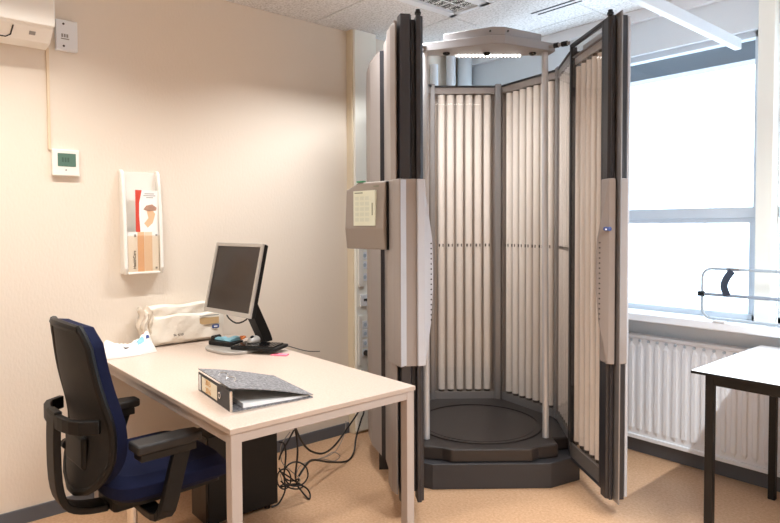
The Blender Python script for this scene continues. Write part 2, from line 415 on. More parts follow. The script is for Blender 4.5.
# ------------------------------------------------------------------ office chair (faces +y)
def chair():
    c = thing('office_chair','navy and black swivel office chair at the desk','chair',(-2.42,.76,0),R(3))
    # star base
    for k in range(5):
        a=R(45+72*k); dx,dy=math.cos(a),math.sin(a)
        MB().tube([(dx*.03,dy*.03,.115),(dx*.16,dy*.16,.10),(dx*.29,dy*.29,.080)],[.030,.024,.017],sec=[(-1,-.8),(1,-.8),(.8,.9),(-.8,.9)]).build('base_leg', M['chairblack'], c, bev=.004)
        w=MB()
        for sgn in (-1,1):
            nx,ny=-dy*sgn*.012,dx*sgn*.012
            w.cyl((dx*.29+nx,dy*.29+ny,.030),(dx*.29+nx*2.2,dy*.29+ny*2.2,.030),.0275,n=24)
        w.cyl((dx*.29,dy*.29,.03),(dx*.29,dy*.29,.085),.009)
        w.build('caster', M['black'], c, bev=.003, smooth=True)
    MB().cyl((0,0,.07),(0,0,.13),.042).build('hub', M['chairblack'], c, bev=.004)
    MB().cyl((0,0,.12),(0,0,.19),.026).build('gas_sleeve', M['chairblack'], c, smooth=True)
    MB().cyl((0,0,.19),(0,0,.36),.019).build('gas_lift', M['chrome'], c, smooth=True)
    m=MB(); m.box((-.085,-.10,.345),(.085,.14,.410)); m.build('mechanism', M['chairblack'], c, bev=.02, seg=3)
    MB().cyl((.085,-.02,.378),(.092,-.02,.378),.012).build('mechanism_bolt', M['chrome'], c)
    MB().cyl((.08,.06,.40),(.21,.07,.40),.006).build('lever', M['chairblack'], c)
    # seat
    def seat(z0,z1,inset,edge):
        rings=[]
        for z,ins in ((z0,inset+edge),(z0+.3*(z1-z0),inset),(z0+.7*(z1-z0),inset),(z1,inset+edge)):
            P=[]
            for i in range(48):
                a=2*math.pi*i/48; ca,sa=math.cos(a),math.sin(a); e=.42
                x=(.245-ins)*abs(ca)**e*(1 if ca>0 else -1); y=(.235-ins)*abs(sa)**e*(1 if sa>0 else -1)+.090
                zz=z-(.03*max(0,(y-.20)/.12)**2)
                P.append(Vector((x,y,zz)))
            rings.append(P)
        return rings
    s=MB(); s.loft(seat(.418,.515,0,.035)); s.build('seat', M['navy'], c, bev=.015, seg=3, smooth=True)
    s=MB(); s.loft(seat(.402,.43,.03,.02)); s.build('seat_pan', M['chairblack'], c, smooth=True)
    # backrest: curved shell + cushion
    def yb(z):
        t=(z-.45)/.61
        return -.192+.026*math.exp(-((t-.36)/.26)**2)-.040*max(0,t-.35)
    def halfw(z):
        t=(z-.45)/.615
        top=.178+.048*min(1,max(0,(1-t)/.55))
        lo=math.sqrt(max(0,1-(max(0,.17-(z-.45))/.17)**2))
        hi=1-.20*max(0,(t-.88)/.12)**2
        return max(.035,top*lo*hi)
    def surf(off, ins=0):
        def f(u,v):
            z=.45+.615*v
            x=(u*2-1)*(halfw(z)-ins*.9)
            z2=z + (ins if v<.5 else -ins)*(1-abs(2*v-1)<.08)
            return Vector((x, yb(z)+off+.045*(x/.23)**2-.012, z2 - (.018*(x/.23)**2 if v>.9 else 0)))
        return f
    b=MB(); b.grid(surf(.0),16,28,surf(-.012)); b.build('back_mesh', M['mesh'], c, smooth=True)
    b=MB(); b.grid(surf(.045,.006),16,28,surf(.001)); b.build('back_cushion', M['navy'], c, bev=.012, seg=3, smooth=True)
    # outer frame of the back: a tube following the outline
    P=[]; 
    f=surf(-.008)
    for k in range(0,25): P.append(f(0,1-k/24))
    for k in range(1,8): P.append(f(k/8,0))
    for k in range(0,25): P.append(f(1,k/24))
    fr=MB(); sec=[(-1,-1),(1,-1),(1,1),(-1,1)]
    fr.tube(P,.0135,n=8,smoothpath=0); 
    fr.tube([f(k/12,.985) for k in range(13)],.016,n=8,smoothpath=0)
    fr.build('back_frame', M['chairblack'], c, smooth=True)
    # lower lumbar panel and hoop
    hp=MB(); zc=.722
    hs=[(-1,-2.0),(1,-2.0),(1,2.0),(-1,2.0)]
    pts=[]
    for k in range(13):
        a=-1+2*k/12; x=.215*a; y=yb(zc)-.008-.085*math.sqrt(max(0,1-abs(a)**2.6)); pts.append((x,y+.0,zc))
    hp.tube(pts,.012,sec=hs,smoothpath=1); hp.build('back_hoop', M['chairblack'], c, bev=.004)
    sp=MB(); sp.tube([(0,-.262,.755),(0,-.268,.66),(0,-.265,.50),(0,-.243,.415),(0,-.19,.378),(0,-.10,.362),(0,-.03,.365)],.013,sec=[(-3.6,-1),(3.6,-1),(3.6,1),(-3.6,1)],up=(0,1,.01))
    sp.build('back_spine', M['chairblack'], c, bev=.005)
    MB().box((-.10,-.205,.54),(.10,-.178,.66)).build('lumbar_panel', M['chairblack'], c, bev=.012)
    MB().cyl((-.10,-.195,.585),(-.13,-.195,.585),.018).build('lumbar_knob', M['chairblack'], c, bev=.003)
    # armrests
    for sx in (1,-1):
        pd=MB(); pd.prism([(-.045,-.105),(.045,-.105),(.045,.08),(.03,.135),(-.03,.135),(-.045,.08)],.628,.662); 
        po=pd.build('armrest_pad', M['armpad'], c, bev=.009, seg=3, loc=(sx*.285,.005,0))
        MB().prism([(-.034,-.09),(.034,-.09),(.034,.11),(-.034,.11)],.600,.628).build('armrest_tray', M['black'], c, bev=.004, loc=(sx*.285,.005,0))
        MB().tube([(sx*.285,.075,.610),(sx*.288,.050,.53),(sx*.285,.015,.40),(sx*.24,.0,.372),(sx*.08,.0,.372)],[1,1,1,1,1],sec=[(-.014,-.030),(.014,-.030),(.014,.030),(-.014,.030)],up=(0,1,0),smoothpath=3).build('armrest_post', M['chairblack'], c, bev=.004)
chair()

# ------------------------------------------------------------------ monitor
mo = thing('computer_monitor','silver-framed flat monitor switched off on the desk','monitor',(-2.868,1.372,DZ),R(6.2))
tilt=Matrix.Translation((0,0,.186)) @ Matrix.Rotation(R(-13),4,'X')
W2,H2=.212,.368
f=MB(); f.box((-W2,0,0),(W2,.012,.022)); f.box((-W2,0,H2-.018),(W2,.012,H2)); f.box((-W2,0,.022),(-W2+.018,.012,H2-.018)); f.box((W2-.018,0,.022),(W2,.012,H2-.018))
f.xf(tilt); f.build('bezel', M['silver'], mo, bev=.002)
MB().box((-W2+.018,.006,.022),(W2-.018,.011,H2-.018)).xf(tilt).build('screen', M['screenoff'], mo)
MB().loft([[Vector(p) for p in ((-W2,.012,0),(W2,.012,0),(W2,.012,H2),(-W2,.012,H2))],[Vector(p) for p in ((-W2+.003,.035,.003),(W2-.003,.035,.003),(W2-.003,.035,H2-.003),(-W2+.003,.035,H2-.003))],[Vector(p) for p in ((-W2+.05,.055,.05),(W2-.05,.055,.05),(W2-.05,.055,H2-.05),(-W2+.05,.055,H2-.05))]]).xf(tilt).build('rear_casing', M['black'], mo, bev=.003)
MB().tube([(.0,.095,.335),(.0,.155,.20),(.0,.225,.055),(0,.235,.02)],1,sec=[(-.036,-.026),(.036,-.026),(.036,.026),(-.036,.026)],up=(0,1,0),smoothpath=2).build('stand_arm', M['black'], mo, bev=.005)
bs=MB(); bs.prism(rrect(.30,.24,.10,8,-.01,.055),.0,.016); bs.build('stand_base', M['silver'], mo, bev=.005, seg=3, smooth=True)
MB().tube([(-.05,.06,.21),(-.09,.065,.165),(-.03,.08,.13),(.03,.10,.15),(.05,.12,.19)],.004,8).build('signal_cable', M['rubber'], mo, smooth=True)
# keyboard lying over the monitor foot
kb = thing('keyboard','black keyboard lying beside the foot of the monitor','keyboard',(-2.745,1.495,DZ),R(34))
MB().box((-.125,-.07,.018),(.125,.07,.034)).build('keyboard_case', M['black'], kb, bev=.004)
kt=MB()
for r_ in range(5):
    for c_ in range(12): kt.box((-.108+c_*.018,-.060+r_*.024,.034),(-.094+c_*.018,-.042+r_*.024,.040))
kt.build('keys', M['blackgloss'], kb)
MB().tube([(.11,.05,.03),(.17,.07,.01),(.24,.05,.004),(.30,.06,.004)],.0025,6).build('keyboard_cable', M['rubber'], kb)
# card reader / phone black tray left of it
tr = thing('desk_tray','small black tray lying on the monitor foot under a blue cloth','tray',(-2.955,1.415,DZ+.0165),R(20))
MB().prism(rrect(.17,.10,.02),0,.022).build('tray_body', M['black'], tr, bev=.004)
MB().cyl((-.075,-.02,.030),(-.075,.03,.030),.013).build('roller', M['black'], tr)
o=MB().grid(lambda u,v: Vector(((u-.5)*.12,(v-.5)*.07,.007+.010*math.sin(6*u)*math.cos(4*v)+.006*u)),10,8,lambda u,v: Vector(((u-.5)*.12,(v-.5)*.07,.0+.0005)))
tag(o.build('cloth', M['ltblue'], smooth=True, loc=(-2.955,1.425,DZ+.0400), rot=(0,0,R(15))), 'light blue folded cloth on the black tray by the monitor','cloth')
ms = thing('computer_mouse','silver and black computer mouse resting on the keyboard','mouse',(-2.815,1.50,DZ+.041),R(40))
sph=MB()
bmesh.ops.create_uvsphere(sph.bm,u_segments=20,v_segments=12,radius=1)
for v in sph.bm.verts: v.co=Vector((v.co.x*.030,v.co.y*.052,max(v.co.z,-.15)*.026+.004))
sph.build('mouse_body', M['silver'], ms, smooth=True)
sph=MB(); bmesh.ops.create_uvsphere(sph.bm,u_segments=16,v_segments=8,radius=1)
for v in sph.bm.verts: v.co=Vector((v.co.x*.008,v.co.y*.018,v.co.z*.008+.026))
for v in sph.bm.verts: v.co.y-=.02
sph.build('scroll_wheel', M['black'], ms, smooth=True)
tag(MB().tube([(-2.90,1.47,DZ+.056),(-2.86,1.475,DZ+.062),(-2.83,1.44,DZ+.060)],.006,8).build('marker_pen', M['orange'], smooth=True),'orange pen lying across the black tray by the monitor','pen')
nt=MB().box((-.04,-.02,0),(.04,.02,.006)); tag(nt.build('sticky_notes', M['pink'], loc=(-2.600,1.525,DZ), rot=(0,0,R(35))),'pink sticky note pad on the desk by the keyboard','note')

# ------------------------------------------------------------------ lever arch binder
bi = thing('ring_binder','grey marbled lever arch binder lying open on the desk','binder',(-1.955,.955,DZ),R(-3))
# local: spine plane along -x ; x from -.36..0 ; y depth toward +y
SLEN,TH,DEP=.350,.072,.312
bi.location=(-2.254,.963,DZ); bi.rotation_euler=(0,0,math.atan2(.945-.985,-1.935+2.311)+R(0))
MB().box((0,0,0),(SLEN,.004,TH)).build('spine', M['binderspine'], bi, bev=.0015)
def wedge(u,v): # top cover sagging down to the open edge
    return Vector((u*SLEN, v*DEP, TH*(1-v)**1.2*(1)+.012+.010*math.sin(v*3.1)))
MB().grid(lambda u,v: wedge(u,v),4,14,lambda u,v: wedge(u,v)-Vector((0,0,.003))).build('top_cover', M['binder'], bi)
MB().box((0,0,0),(SLEN,DEP,.003)).build('bottom_cover', M['binder'], bi)
pg=MB(); pg.grid(lambda u,v: Vector((.02+u*(SLEN-.035),.05+v*(DEP-.06),.009+.010*(1-v))),2,8,lambda u,v: Vector((.02+u*(SLEN-.035),.05+v*(DEP-.06),.0032))).build('paper_sheets', M['paper'], bi)
MB().box((.014,-.0012,.006),(.030,0,.064)).build('label', M['paper'], bi)
MB().box((.047,-.0012,.010),(.215,0,.062)).build('label', M['label'], bi)
tx = text('2015\n2016', .030, M['labelink'], 'handwriting', bi, Matrix.Translation((.120,-.0018,.036)) @ Matrix.Rotation(R(90),4,'X'), .0004)
q=MB(); n=20
for k in range(n):
    a0,a1=2*math.pi*k/n,2*math.pi*(k+1)/n
    q.loft([[Vector((.245+r*math.cos(a),yy,.036+r*math.sin(a))) for a,r in ((a0,.012),(a1,.012),(a1,.008),(a0,.008))] for yy in (-.003,-.0005)])
q.build('finger_ring', M['chrome'], bi)
MB().cyl((.245,-.001,.036),(.245,0,.036),.008).build('finger_hole', M['black'], bi)
for x in (.13,.21):
    MB().tube([(x,.03,.060),(x-.012,.045,.083),(x+.015,.065,.083),(x+.028,.05,.068)],.0022,8).build('arch_ring', M['chrome'], bi)
MB().box((SLEN-.004,-.0016,0),(SLEN+.001,.006,TH)).build('metal_edge', M['chrome'], bi)

# ------------------------------------------------------------------ packs on the desk
pk = thing('wrapped_pack','tall white film-wrapped pack leaning against the wall','package',(-3.235,1.30,DZ))
def packf(dx0,dx1,dy0,dy1,z0,z1,seed,lean=0,amp=.006):
    rnd=random.Random(seed); m=MB(); NY,NZ=18,8
    ph=[rnd.uniform(0,6.3) for _ in range(6)]
    def pt(side,u,v):
        y=dy0+(dy1-dy0)*u; z=z0+(z1-z0)*v
        edge=min(1,min(u,1-u)*9)**.5*min(1,min(v,1-v)*7)**.5
        cx=(dx0+dx1)/2+lean*v; h=(dx1-dx0)/2*(.35+.65*edge)+amp*math.sin(9*u+ph[0]+3*v)*edge+amp*.6*math.sin(23*u+ph[1]-7*v)*edge
        return Vector((cx+side*h,y+amp*math.sin(9*v+ph[2]),z+(amp*1.2*math.sin(11*u+ph[3]) if v>.5 else 0)))
    m.grid(lambda u,v: pt(1,u,v),NY,NZ,lambda u,v: pt(-1,u,v)); return m
packf(-.045,.045,-.185,.225,.004,.172,3,amp=.0045).build('lower_pack', M['pack'], pk, smooth=True)
packf(-.05,.030,-.19,.21,.150,.212,5,amp=.004).build('upper_fold', M['pack'], pk, smooth=True)
packf(-.035,.03,-.235,-.170,.05,.205,9,amp=.009).build('film_end', M['packclear'], pk, smooth=True)
q=MB(); q.box((.0465,.075,.095),(.049,.185,.130)); q.build('label', M['tan'], pk)
q=MB(); q.box((.0465,.075,.139),(.049,.185,.144)); q.build('print_line', M['mark'], pk)
q=MB(); q.prism(rrect(.040,.020,.006),.0,.002,facing_x((.048,.165,.078))); q.build('logo', M['blue'], pk)
MB().box((.0505,.155,.074),(.051,.175,.082)).build('logo_print', M['paper'], pk)
text('96 4/10', .018, M['markdark'], 'lettering', pk, facing_x((.051,-.045,.055)))
cb = thing('crumpled_bag','crumpled white printed plastic bag lying beside the wrapped pack','bag',(-3.155,.975,DZ))
rnd=random.Random(11)
def bagpt(u,v,top):
    y=-.14+.27*u; x=-.065+.15*v+.02*math.sin(4*u)
    h=(.035+.038*u+.022*math.sin(7*u+1)+.012*math.sin(11*v+9*u)+.004*math.sin(31*u+17*v)+.0035*math.sin(47*v-23*u)+.001*math.sin(71*u+3))*math.sin(math.pi*min(1,max(0,v)))**.6*min(1,(u*8)**.5 if u<.12 else 1)*min(1,((1-u)*10)**.5)
    return Vector((x,y,(.004+max(0,h)) if top else .0012))
MB().grid(lambda u,v: bagpt(u,v,1),60,34,lambda u,v: bagpt(u,v,0)).build('film', M['bag'], cb, smooth=True)
def bagpatch(u0,u1,v0,v1,m,n):
    MB().grid(lambda u,v: bagpt(u0+(u1-u0)*u,v0+(v1-v0)*v,1)+Vector((.0005,0,.0015)),5,4,lambda u,v: bagpt(u0+(u1-u0)*u,v0+(v1-v0)*v,1)+Vector((0,0,.0005))).build(n,m,cb,smooth=True)
bagpatch(.66,.80,.62,.80,M['ltblue'],'print'); bagpatch(.74,.86,.40,.48,M['red'],'print'); bagpatch(.45,.55,.45,.50,M['markdark'],'print'); bagpatch(.38,.44,.72,.78,M['markdark'],'print'); bagpatch(.84,.90,.7,.76,M['blue'],'print')

# ------------------------------------------------------------------ computer tower and cables
pc = thing('computer_tower','black computer tower standing under the desk','computer',(-2.735,1.338,0))
MB().box((-.085,-.165,.02),(.085,.197,.43)).build('case', M['black'], pc, bev=.004)
MB().box((-.083,-.177,.022),(.083,-.165,.428)).build('front_bezel', M['blackgloss'], pc, bev=.004)
for x in (-.06,.06):
    for y in (-.12,.15): MB().cyl((x,y,0),(x,y,.02),.014).build('foot', M['black'], pc)
pl=MB()
for z in (.30,.26,.22): pl.box((-.04,.197,z),(.05,.206,z+.02))
pl.build('port_plug', M['markdark'], pc)
def cable(label, pts, r, m=M['rubber'], g=None):
    tag(MB().tube(pts,r*1.25,8,smoothpath=5).build('cable', m, smooth=True), label, 'cable', g)
cable('black cable sagging from the desk to the trunking, upper of two',[(-2.600,1.610,0.393),(-2.650,1.661,0.327),(-2.720,1.741,0.237),(-2.800,1.844,0.157),(-2.880,1.971,0.097),(-2.950,2.099,0.094),(-3.000,2.218,0.145),(-3.100,2.381,0.188),(-3.150,2.453,0.221)],0.0045,M['rubber'],'cables under the desk')
cable('black cable sagging from the desk to the trunking, lower of two',[(-2.600,1.627,0.145),(-2.620,1.670,0.168),(-2.700,1.771,0.160),(-2.800,1.957,0.072),(-2.886,2.139,0.006),(-2.950,2.240,0.017),(-3.000,2.295,0.078),(-3.100,2.413,0.142),(-3.150,2.478,0.196),(-3.170,2.478,0.446)],0.0045,M['rubber'],'cables under the desk')
cable('black cable hanging straight down into the tangle',[(-2.620,1.619,0.386),(-2.620,1.630,0.322),(-2.620,1.632,0.245),(-2.620,1.619,0.146),(-2.620,1.628,0.098)],0.004,M['rubber'],'cables under the desk')
cable('black cable hanging from the desk towards the tower back',[(-2.640,1.626,0.369),(-2.640,1.584,0.312),(-2.640,1.549,0.265),(-2.640,1.537,0.238)],0.0035,M['rubber'],'cables under the desk')
cable('round loop of black cable in the tangle',[(-2.600,1.681,0.141),(-2.600,1.671,0.176),(-2.600,1.642,0.206),(-2.600,1.605,0.222),(-2.600,1.570,0.220),(-2.600,1.547,0.200),(-2.600,1.542,0.169),(-2.600,1.557,0.135),(-2.600,1.588,0.108),(-2.600,1.626,0.096),(-2.600,1.659,0.103),(-2.600,1.679,0.127),(-2.600,1.677,0.161)],0.0032,M['rubber'],'cables under the desk')
cable('small black cable loop close behind the tower',[(-2.660,1.617,0.114),(-2.660,1.610,0.145),(-2.660,1.592,0.169),(-2.660,1.568,0.177),(-2.660,1.547,0.167),(-2.660,1.537,0.143),(-2.660,1.540,0.113),(-2.660,1.556,0.086),(-2.660,1.579,0.073),(-2.660,1.602,0.078),(-2.660,1.615,0.100),(-2.660,1.615,0.130)],0.003,M['rubber'],'cables under the desk')
cable('black cable curling over the floor at the right of the tangle',[(-2.660,1.559,0.089),(-2.660,1.646,0.080),(-2.660,1.707,0.042),(-2.654,1.727,0.006),(-2.608,1.691,0.006),(-2.660,1.688,0.021),(-2.660,1.652,0.073)],0.0035,M['rubber'],'cables under the desk')
cable('black cable reaching down the tower back',[(-2.660,1.550,0.320),(-2.660,1.579,0.303),(-2.660,1.589,0.244),(-2.660,1.577,0.145),(-2.660,1.582,0.067),(-2.660,1.546,0.011),(-2.655,1.503,0.006)],0.0035,M['rubber'],'cables under the desk')
cable('thin grey cable hanging behind the black ones',[(-3.100,2.292,0.161),(-3.050,2.247,0.114),(-3.000,2.156,0.048),(-2.950,2.062,0.043),(-2.900,1.943,0.064),(-2.800,1.824,0.107),(-2.700,1.715,0.122)],0.002,M['gcable'],'cables under the desk')
cable('thin pale cable inside the tangle',[(-2.660,1.614,0.356),(-2.660,1.561,0.297),(-2.660,1.566,0.215),(-2.660,1.612,0.161),(-2.660,1.671,0.094),(-2.660,1.623,0.066),(-2.660,1.576,0.099),(-2.660,1.554,0.157)],0.002,M['gcable'],'cables under the desk')

cable('black cable bunched low against the tower back, nearest the floor',[(-2.680,1.560,0.179),(-2.680,1.594,0.119),(-2.680,1.635,0.092),(-2.680,1.677,0.091),(-2.680,1.647,0.063),(-2.680,1.594,0.088),(-2.680,1.559,0.083)],0.003,M['rubber'],'cables under the desk')
cable('black cable crossing the tangle from upper left to lower right',[(-2.640,1.537,0.183),(-2.640,1.588,0.143),(-2.640,1.634,0.100),(-2.640,1.676,0.067),(-2.640,1.640,0.062),(-2.640,1.587,0.087),(-2.640,1.547,0.129)],0.003,M['rubber'],'cables under the desk')
cable('thin grey cable looping wide at the right of the tangle',[(-2.850,1.957,0.086),(-2.850,2.013,0.101),(-2.850,2.062,0.066),(-2.850,2.020,0.047),(-2.850,1.937,0.080),(-2.850,1.843,0.087),(-2.850,1.791,0.078),(-2.850,1.765,0.041)],0.002,M['gcable'],'cables under the desk')

# ------------------------------------------------------------------ trunking with sockets and plugs
tk = thing('socket_trunking','white wall trunking with a column of power sockets','trunking',(WX+.062,2.53,0))
MB().box((0,-.060,.02),(.022,.122,CZ-.002)).build('duct', mat('trunking_cream_white',(242,240,230),.4), tk, bev=.003)
MB().box((.022,-.045,.995),(.034,-.006,1.33)).build('socket_strip_side', M['plastic'], tk, bev=.002)
for z in (1.27,1.20,1.136,1.055,.735,.675,.61,.545):
    s_=MB().box((.022,-.012,z-.026),(.0255,.034,z+.026)).build('socket', M['white'], tk, bev=.002)
    MB().cyl((.0255,.011,z),(.0265,.011,z),.013,n=24).build('socket_well', M['socket'], s_)
s_=MB().box((.022,-.030,.86),(.032,.045,.94)).build('data_socket', M['white'], tk, bev=.002)
MB().box((.032,-.005,.895),(.034,.030,.912)).build('data_port', M['markdark'], s_)
MB().box((.022,-.045,.47),(.030,-.022,.80)).build('socket_strip_side', M['plastic'], tk, bev=.002)
tag(MB().cyl((-3.2105,2.541,.545),(-3.165,2.541,.545),.020,.015).build('power_plug', M['rubber'], bev=.003, smooth=True),'black power plug in the lowest socket of the trunking','plug')

# ------------------------------------------------------------------ phototherapy cabin
cab = thing('phototherapy_cabin','tall open octagonal light-therapy cabin lined with lamp tubes','cabin',(-2.081,2.498,0),R(50.2))
# base and platform (local x = right, y = back)
base=[(-.315,-.006),(.315,-.006),(.50,.095),(.56,.35),(.56,.80),(.30,1.16),(-.30,1.16),(-.56,.80),(-.56,.35),(-.50,.095)]
MB().prism(base,.0,.136).build('base', M['platside'], cab, bev=.005)
step=[(-.215,.012),(.215,.012),(.26,.045),(.375,.075),(.375,.175),(.48,.19),(.48,.62),(.25,1.00),(-.25,1.00),(-.48,.62),(-.48,.19),(-.375,.175),(-.375,.075),(-.26,.045)]
MB().prism(step,.136,.208).build('platform', M['platform'], cab, bev=.008)
cx,cy=.0,.455
q=MB()
def ring(m,r0,r1,z0,z1,n=64):
    rr=[[Vector((cx+r*math.cos(2*math.pi*k/n),cy+r*math.sin(2*math.pi*k/n),z)) for k in range(n)] for r,z in ((r0,z0),(r0,z1),(r1,z1),(r1,z0))]
    rr.append(rr[0]); vs=[[m.bm.verts.new(p) for p in r] for r in rr[:4]]; vs.append(vs[0])
    for a,b in zip(vs,vs[1:]):
        for i in range(n): m.bm.faces.new((a[i],a[(i+1)%n],b[(i+1)%n],b[i]))
ring(q,.355,.375,.208,.215); q.build('turntable_ring', M['platform'], cab, smooth=True)
q=MB(); q.cyl((cx,cy,.208),(cx,cy,.211),.335,n=64); q.build('turntable', M['platform'], cab, smooth=True)
ZT=2.343
def seg(name, p0, p1, zb, zt, ntube, thick=.085, parent=cab, tuberad=.0245, header=.055, pad=.018, mtx=None, acry=True, sgn=1, clad=M['clad']):
    """lamp panel from p0 to p1 (inner face), thickness away to the left of p0->p1 (sgn=1)"""
    p0,p1=Vector((*p0,0)),Vector((*p1,0)); L=(p1-p0).length; dx=(p1-p0).normalized(); dn=Vector((-dx.y,dx.x,0))*sgn
    mt=Matrix(((dx.x,dn.x,0,p0.x),(dx.y,dn.y,0,p0.y),(0,0,1,0),(0,0,0,1)))
    if mtx: mt=mtx@mt
    # housing: outer cladding + reflector, open front
    h=MB(); h.box((0,.052,zb),(L,thick,zt)); h.box((0,.004,zb),(.005,.052,zt-.02)); h.box((L-.005,.004,zb),(L,.052,zt-.02)); o=h.xf(mt).build(name, clad, parent, bev=.004)
    MB().box((.008,.048,zb+.01),(L-.008,.052,zt-.01)).xf(mt).build('reflector', M['reflector'], o)
    MB().box((0,.0,zt-header),(L,.052,zt-.012)).xf(mt).build('header', M['clad'], o, bev=.002)
    MB().box((0,-.006,zt-.012),(L,thick,zt)).xf(mt).build('top_cap', M['dark'], o, bev=.002)
    MB().box((0,.0,zb),(L,.052,zb+.05)).xf(mt).build('bottom_rail', M['alud'], o, bev=.002)
    st=(L-2*pad)/ntube
    for k in range(ntube):
        x=pad+st*(k+.5)
        MB().cyl((x,.026,zb+.066),(x,.026,zt-header-.006),tuberad,n=16).xf(mt).build('lamp_tube', M['tube'], o, smooth=True)
    cp=MB(); cl=MB()
    for k in range(ntube):
        x=pad+st*(k+.5)
        cp.cyl((x,.026,zb+.05),(x,.026,zb+.068),tuberad*.8,n=14); cp.cyl((x,.026,zt-header-.008),(x,.026,zt-header),tuberad*.8,n=14)
        if k<ntube: 
            cl.box((x-.020,.0,1.255),(x-.011,.003,1.274)); cl.box((x+.006,.0,1.255),(x+.013,.003,1.274))
    cp.xf(mt).build('lamp_socket', M['cap'], o); cl.xf(mt).build('tube_clip', M['cap'], o)
    if acry: MB().box((.002,-.001,zb+.045),(L-.002,.001,zt-header+.005)).xf(mt).build('acrylic_cover', M['acrylic'], o)
    return o
ZB=.206
seg('lamp_panel',(-.218,.965),(.196,.965),ZB,ZT,6)
seg('lamp_panel',(.240,.950),(.482,.540),ZB,ZT,7)
seg('lamp_panel',(-.482,.540),(-.240,.950),ZB,ZT,7)
seg('lamp_panel',(.490,.505),(.452,.15),ZB,ZT,6)
seg('lamp_panel',(-.452,.15),(-.490,.505),ZB,ZT,6)
for (x0,x1,y) in ((-.250,-.214,.965),(.194,.236,.965)):
    MB().box((x0,y-.018,ZB),(x1,y+.075,ZT+.010)).build('corner_post', M['alud'], cab, bev=.006)
MB().box((.205,.972,ZB),(.300,1.03,ZT-.002)).build('corner_post', M['alud'], cab)
MB().box((-.300,.972,ZB),(-.225,1.03,ZT-.002)).build('corner_post', M['alud'], cab)
for (x,y) in ((.502,.523),(-.502,.523)):
    MB().box((x-.020,y-.020,ZB),(x+.020,y+.03,ZT+.012)).build('corner_post', M['alud'], cab, bev=.006)
for (x,y) in ((.462,.125),(-.462,.125)):
    MB().box((x-.016,y-.016,.138),(x+.016,y+.016,ZT+.012)).build('hinge_post', M['dark'], cab, bev=.004)
# outer rounded side cladding
def shell(name, path, th, zb, zt, drop, m):
    """path = list of (x,y) from the edge near the viewer to the back; the top and bottom are cut on a curve"""
    r=[]
    n=len(path)
    a=MB(); 
    pts=[Vector((*p,0)) for p in path]
    def f(off):
        def g(u,v):
            i=u*(n-1); k=min(int(i),n-2); t_=i-k; p=pts[k].lerp(pts[k+1],t_); d=(pts[k+1]-pts[k]).normalized(); nn=Vector((d.y,-d.x,0))*(-1 if pts[0].x<0 else 1)
            dz=drop*u**2.2
            return p-nn*off+Vector((0,0,zb+dz*.6+(zt-zb-dz*1.6)*v))
        return g
    a.grid(f(0),12,6,f(th)); return a.build(name,m,cab,smooth=False)
shell('side_cladding',[(-.578,.12),(-.600,.18),(-.640,.28),(-.662,.40),(-.67,.60)],.03,.13,ZT,.10,M['clad'])
shell('side_cladding',[(.578,.12),(.600,.18),(.640,.28),(.662,.40),(.67,.60)],.03,.13,ZT,.10,M['clad'])
MB().box((-.585,.10,.13),(-.560,.125,ZT-.01)).build('cladding_edge', M['dark'], cab)
MB().box((-.60,.27,.0),(-.50,.60,.13)).build('foot_block', M['dark'], cab)
# canopy on two poles
for x in (-.333,.333):
    MB().cyl((x,.175,.211),(x,.222,2.357),.0175,n=24).build('pole', M['alu'], cab, smooth=True)
cp=[(-.350,.20),(.005,.05),(.075,.05),(.385,.20),(.37,.285),(-.335,.285)]
MB().prism(cp,2.356,2.402).build('canopy_plate', M['clad2'], cab, bev=.004)
cq=[(-.235,.19),(.010,.062),(.078,.062),(.306,.19),(.29,.26),(-.22,.26)]
MB().prism(cq,2.402,2.450).build('canopy_housing', M['clad2'], cab, bev=.006)
for x in (.0,.095): MB().cyl((x,.05+.028,2.426),(x,.062,2.426),.005).build('canopy_screw', M['black'], cab)
MB().box((-.155,.262,2.350),(.205,.282,2.356)).build('light_bar', M['led'], cab)
g_=MB()
for k in range(19): g_.box((-.155+k*.02,.259,2.344),(-.147+k*.02,.2845,2.356))
g_.build('light_grille', M['white'], cab)
for x in (-.215,.01,.265):
    sph=MB(); bmesh.ops.create_uvsphere(sph.bm,u_segments=16,v_segments=10,radius=.021)
    for v in sph.bm.verts: v.co=Vector((v.co.x+x,v.co.y+.225,v.co.z*.6+2.353))
    sph.build('sensor_dome', M['blackgloss'], cab, smooth=True)
for sx in (-1,1):
    MB().cyl((sx*.33,.20,2.38),(sx*.44,.12,2.38),.010).build('stay_rod', M['alud'], cab)
    MB().cyl((sx*.37,.171,2.38),(sx*.39,.156,2.38),.014).build('stay_knob', M['black'], cab)
    MB().cyl((sx*.405,.146,2.38),(sx*.43,.127,2.38),.014).build('stay_knob', M['black'], cab)
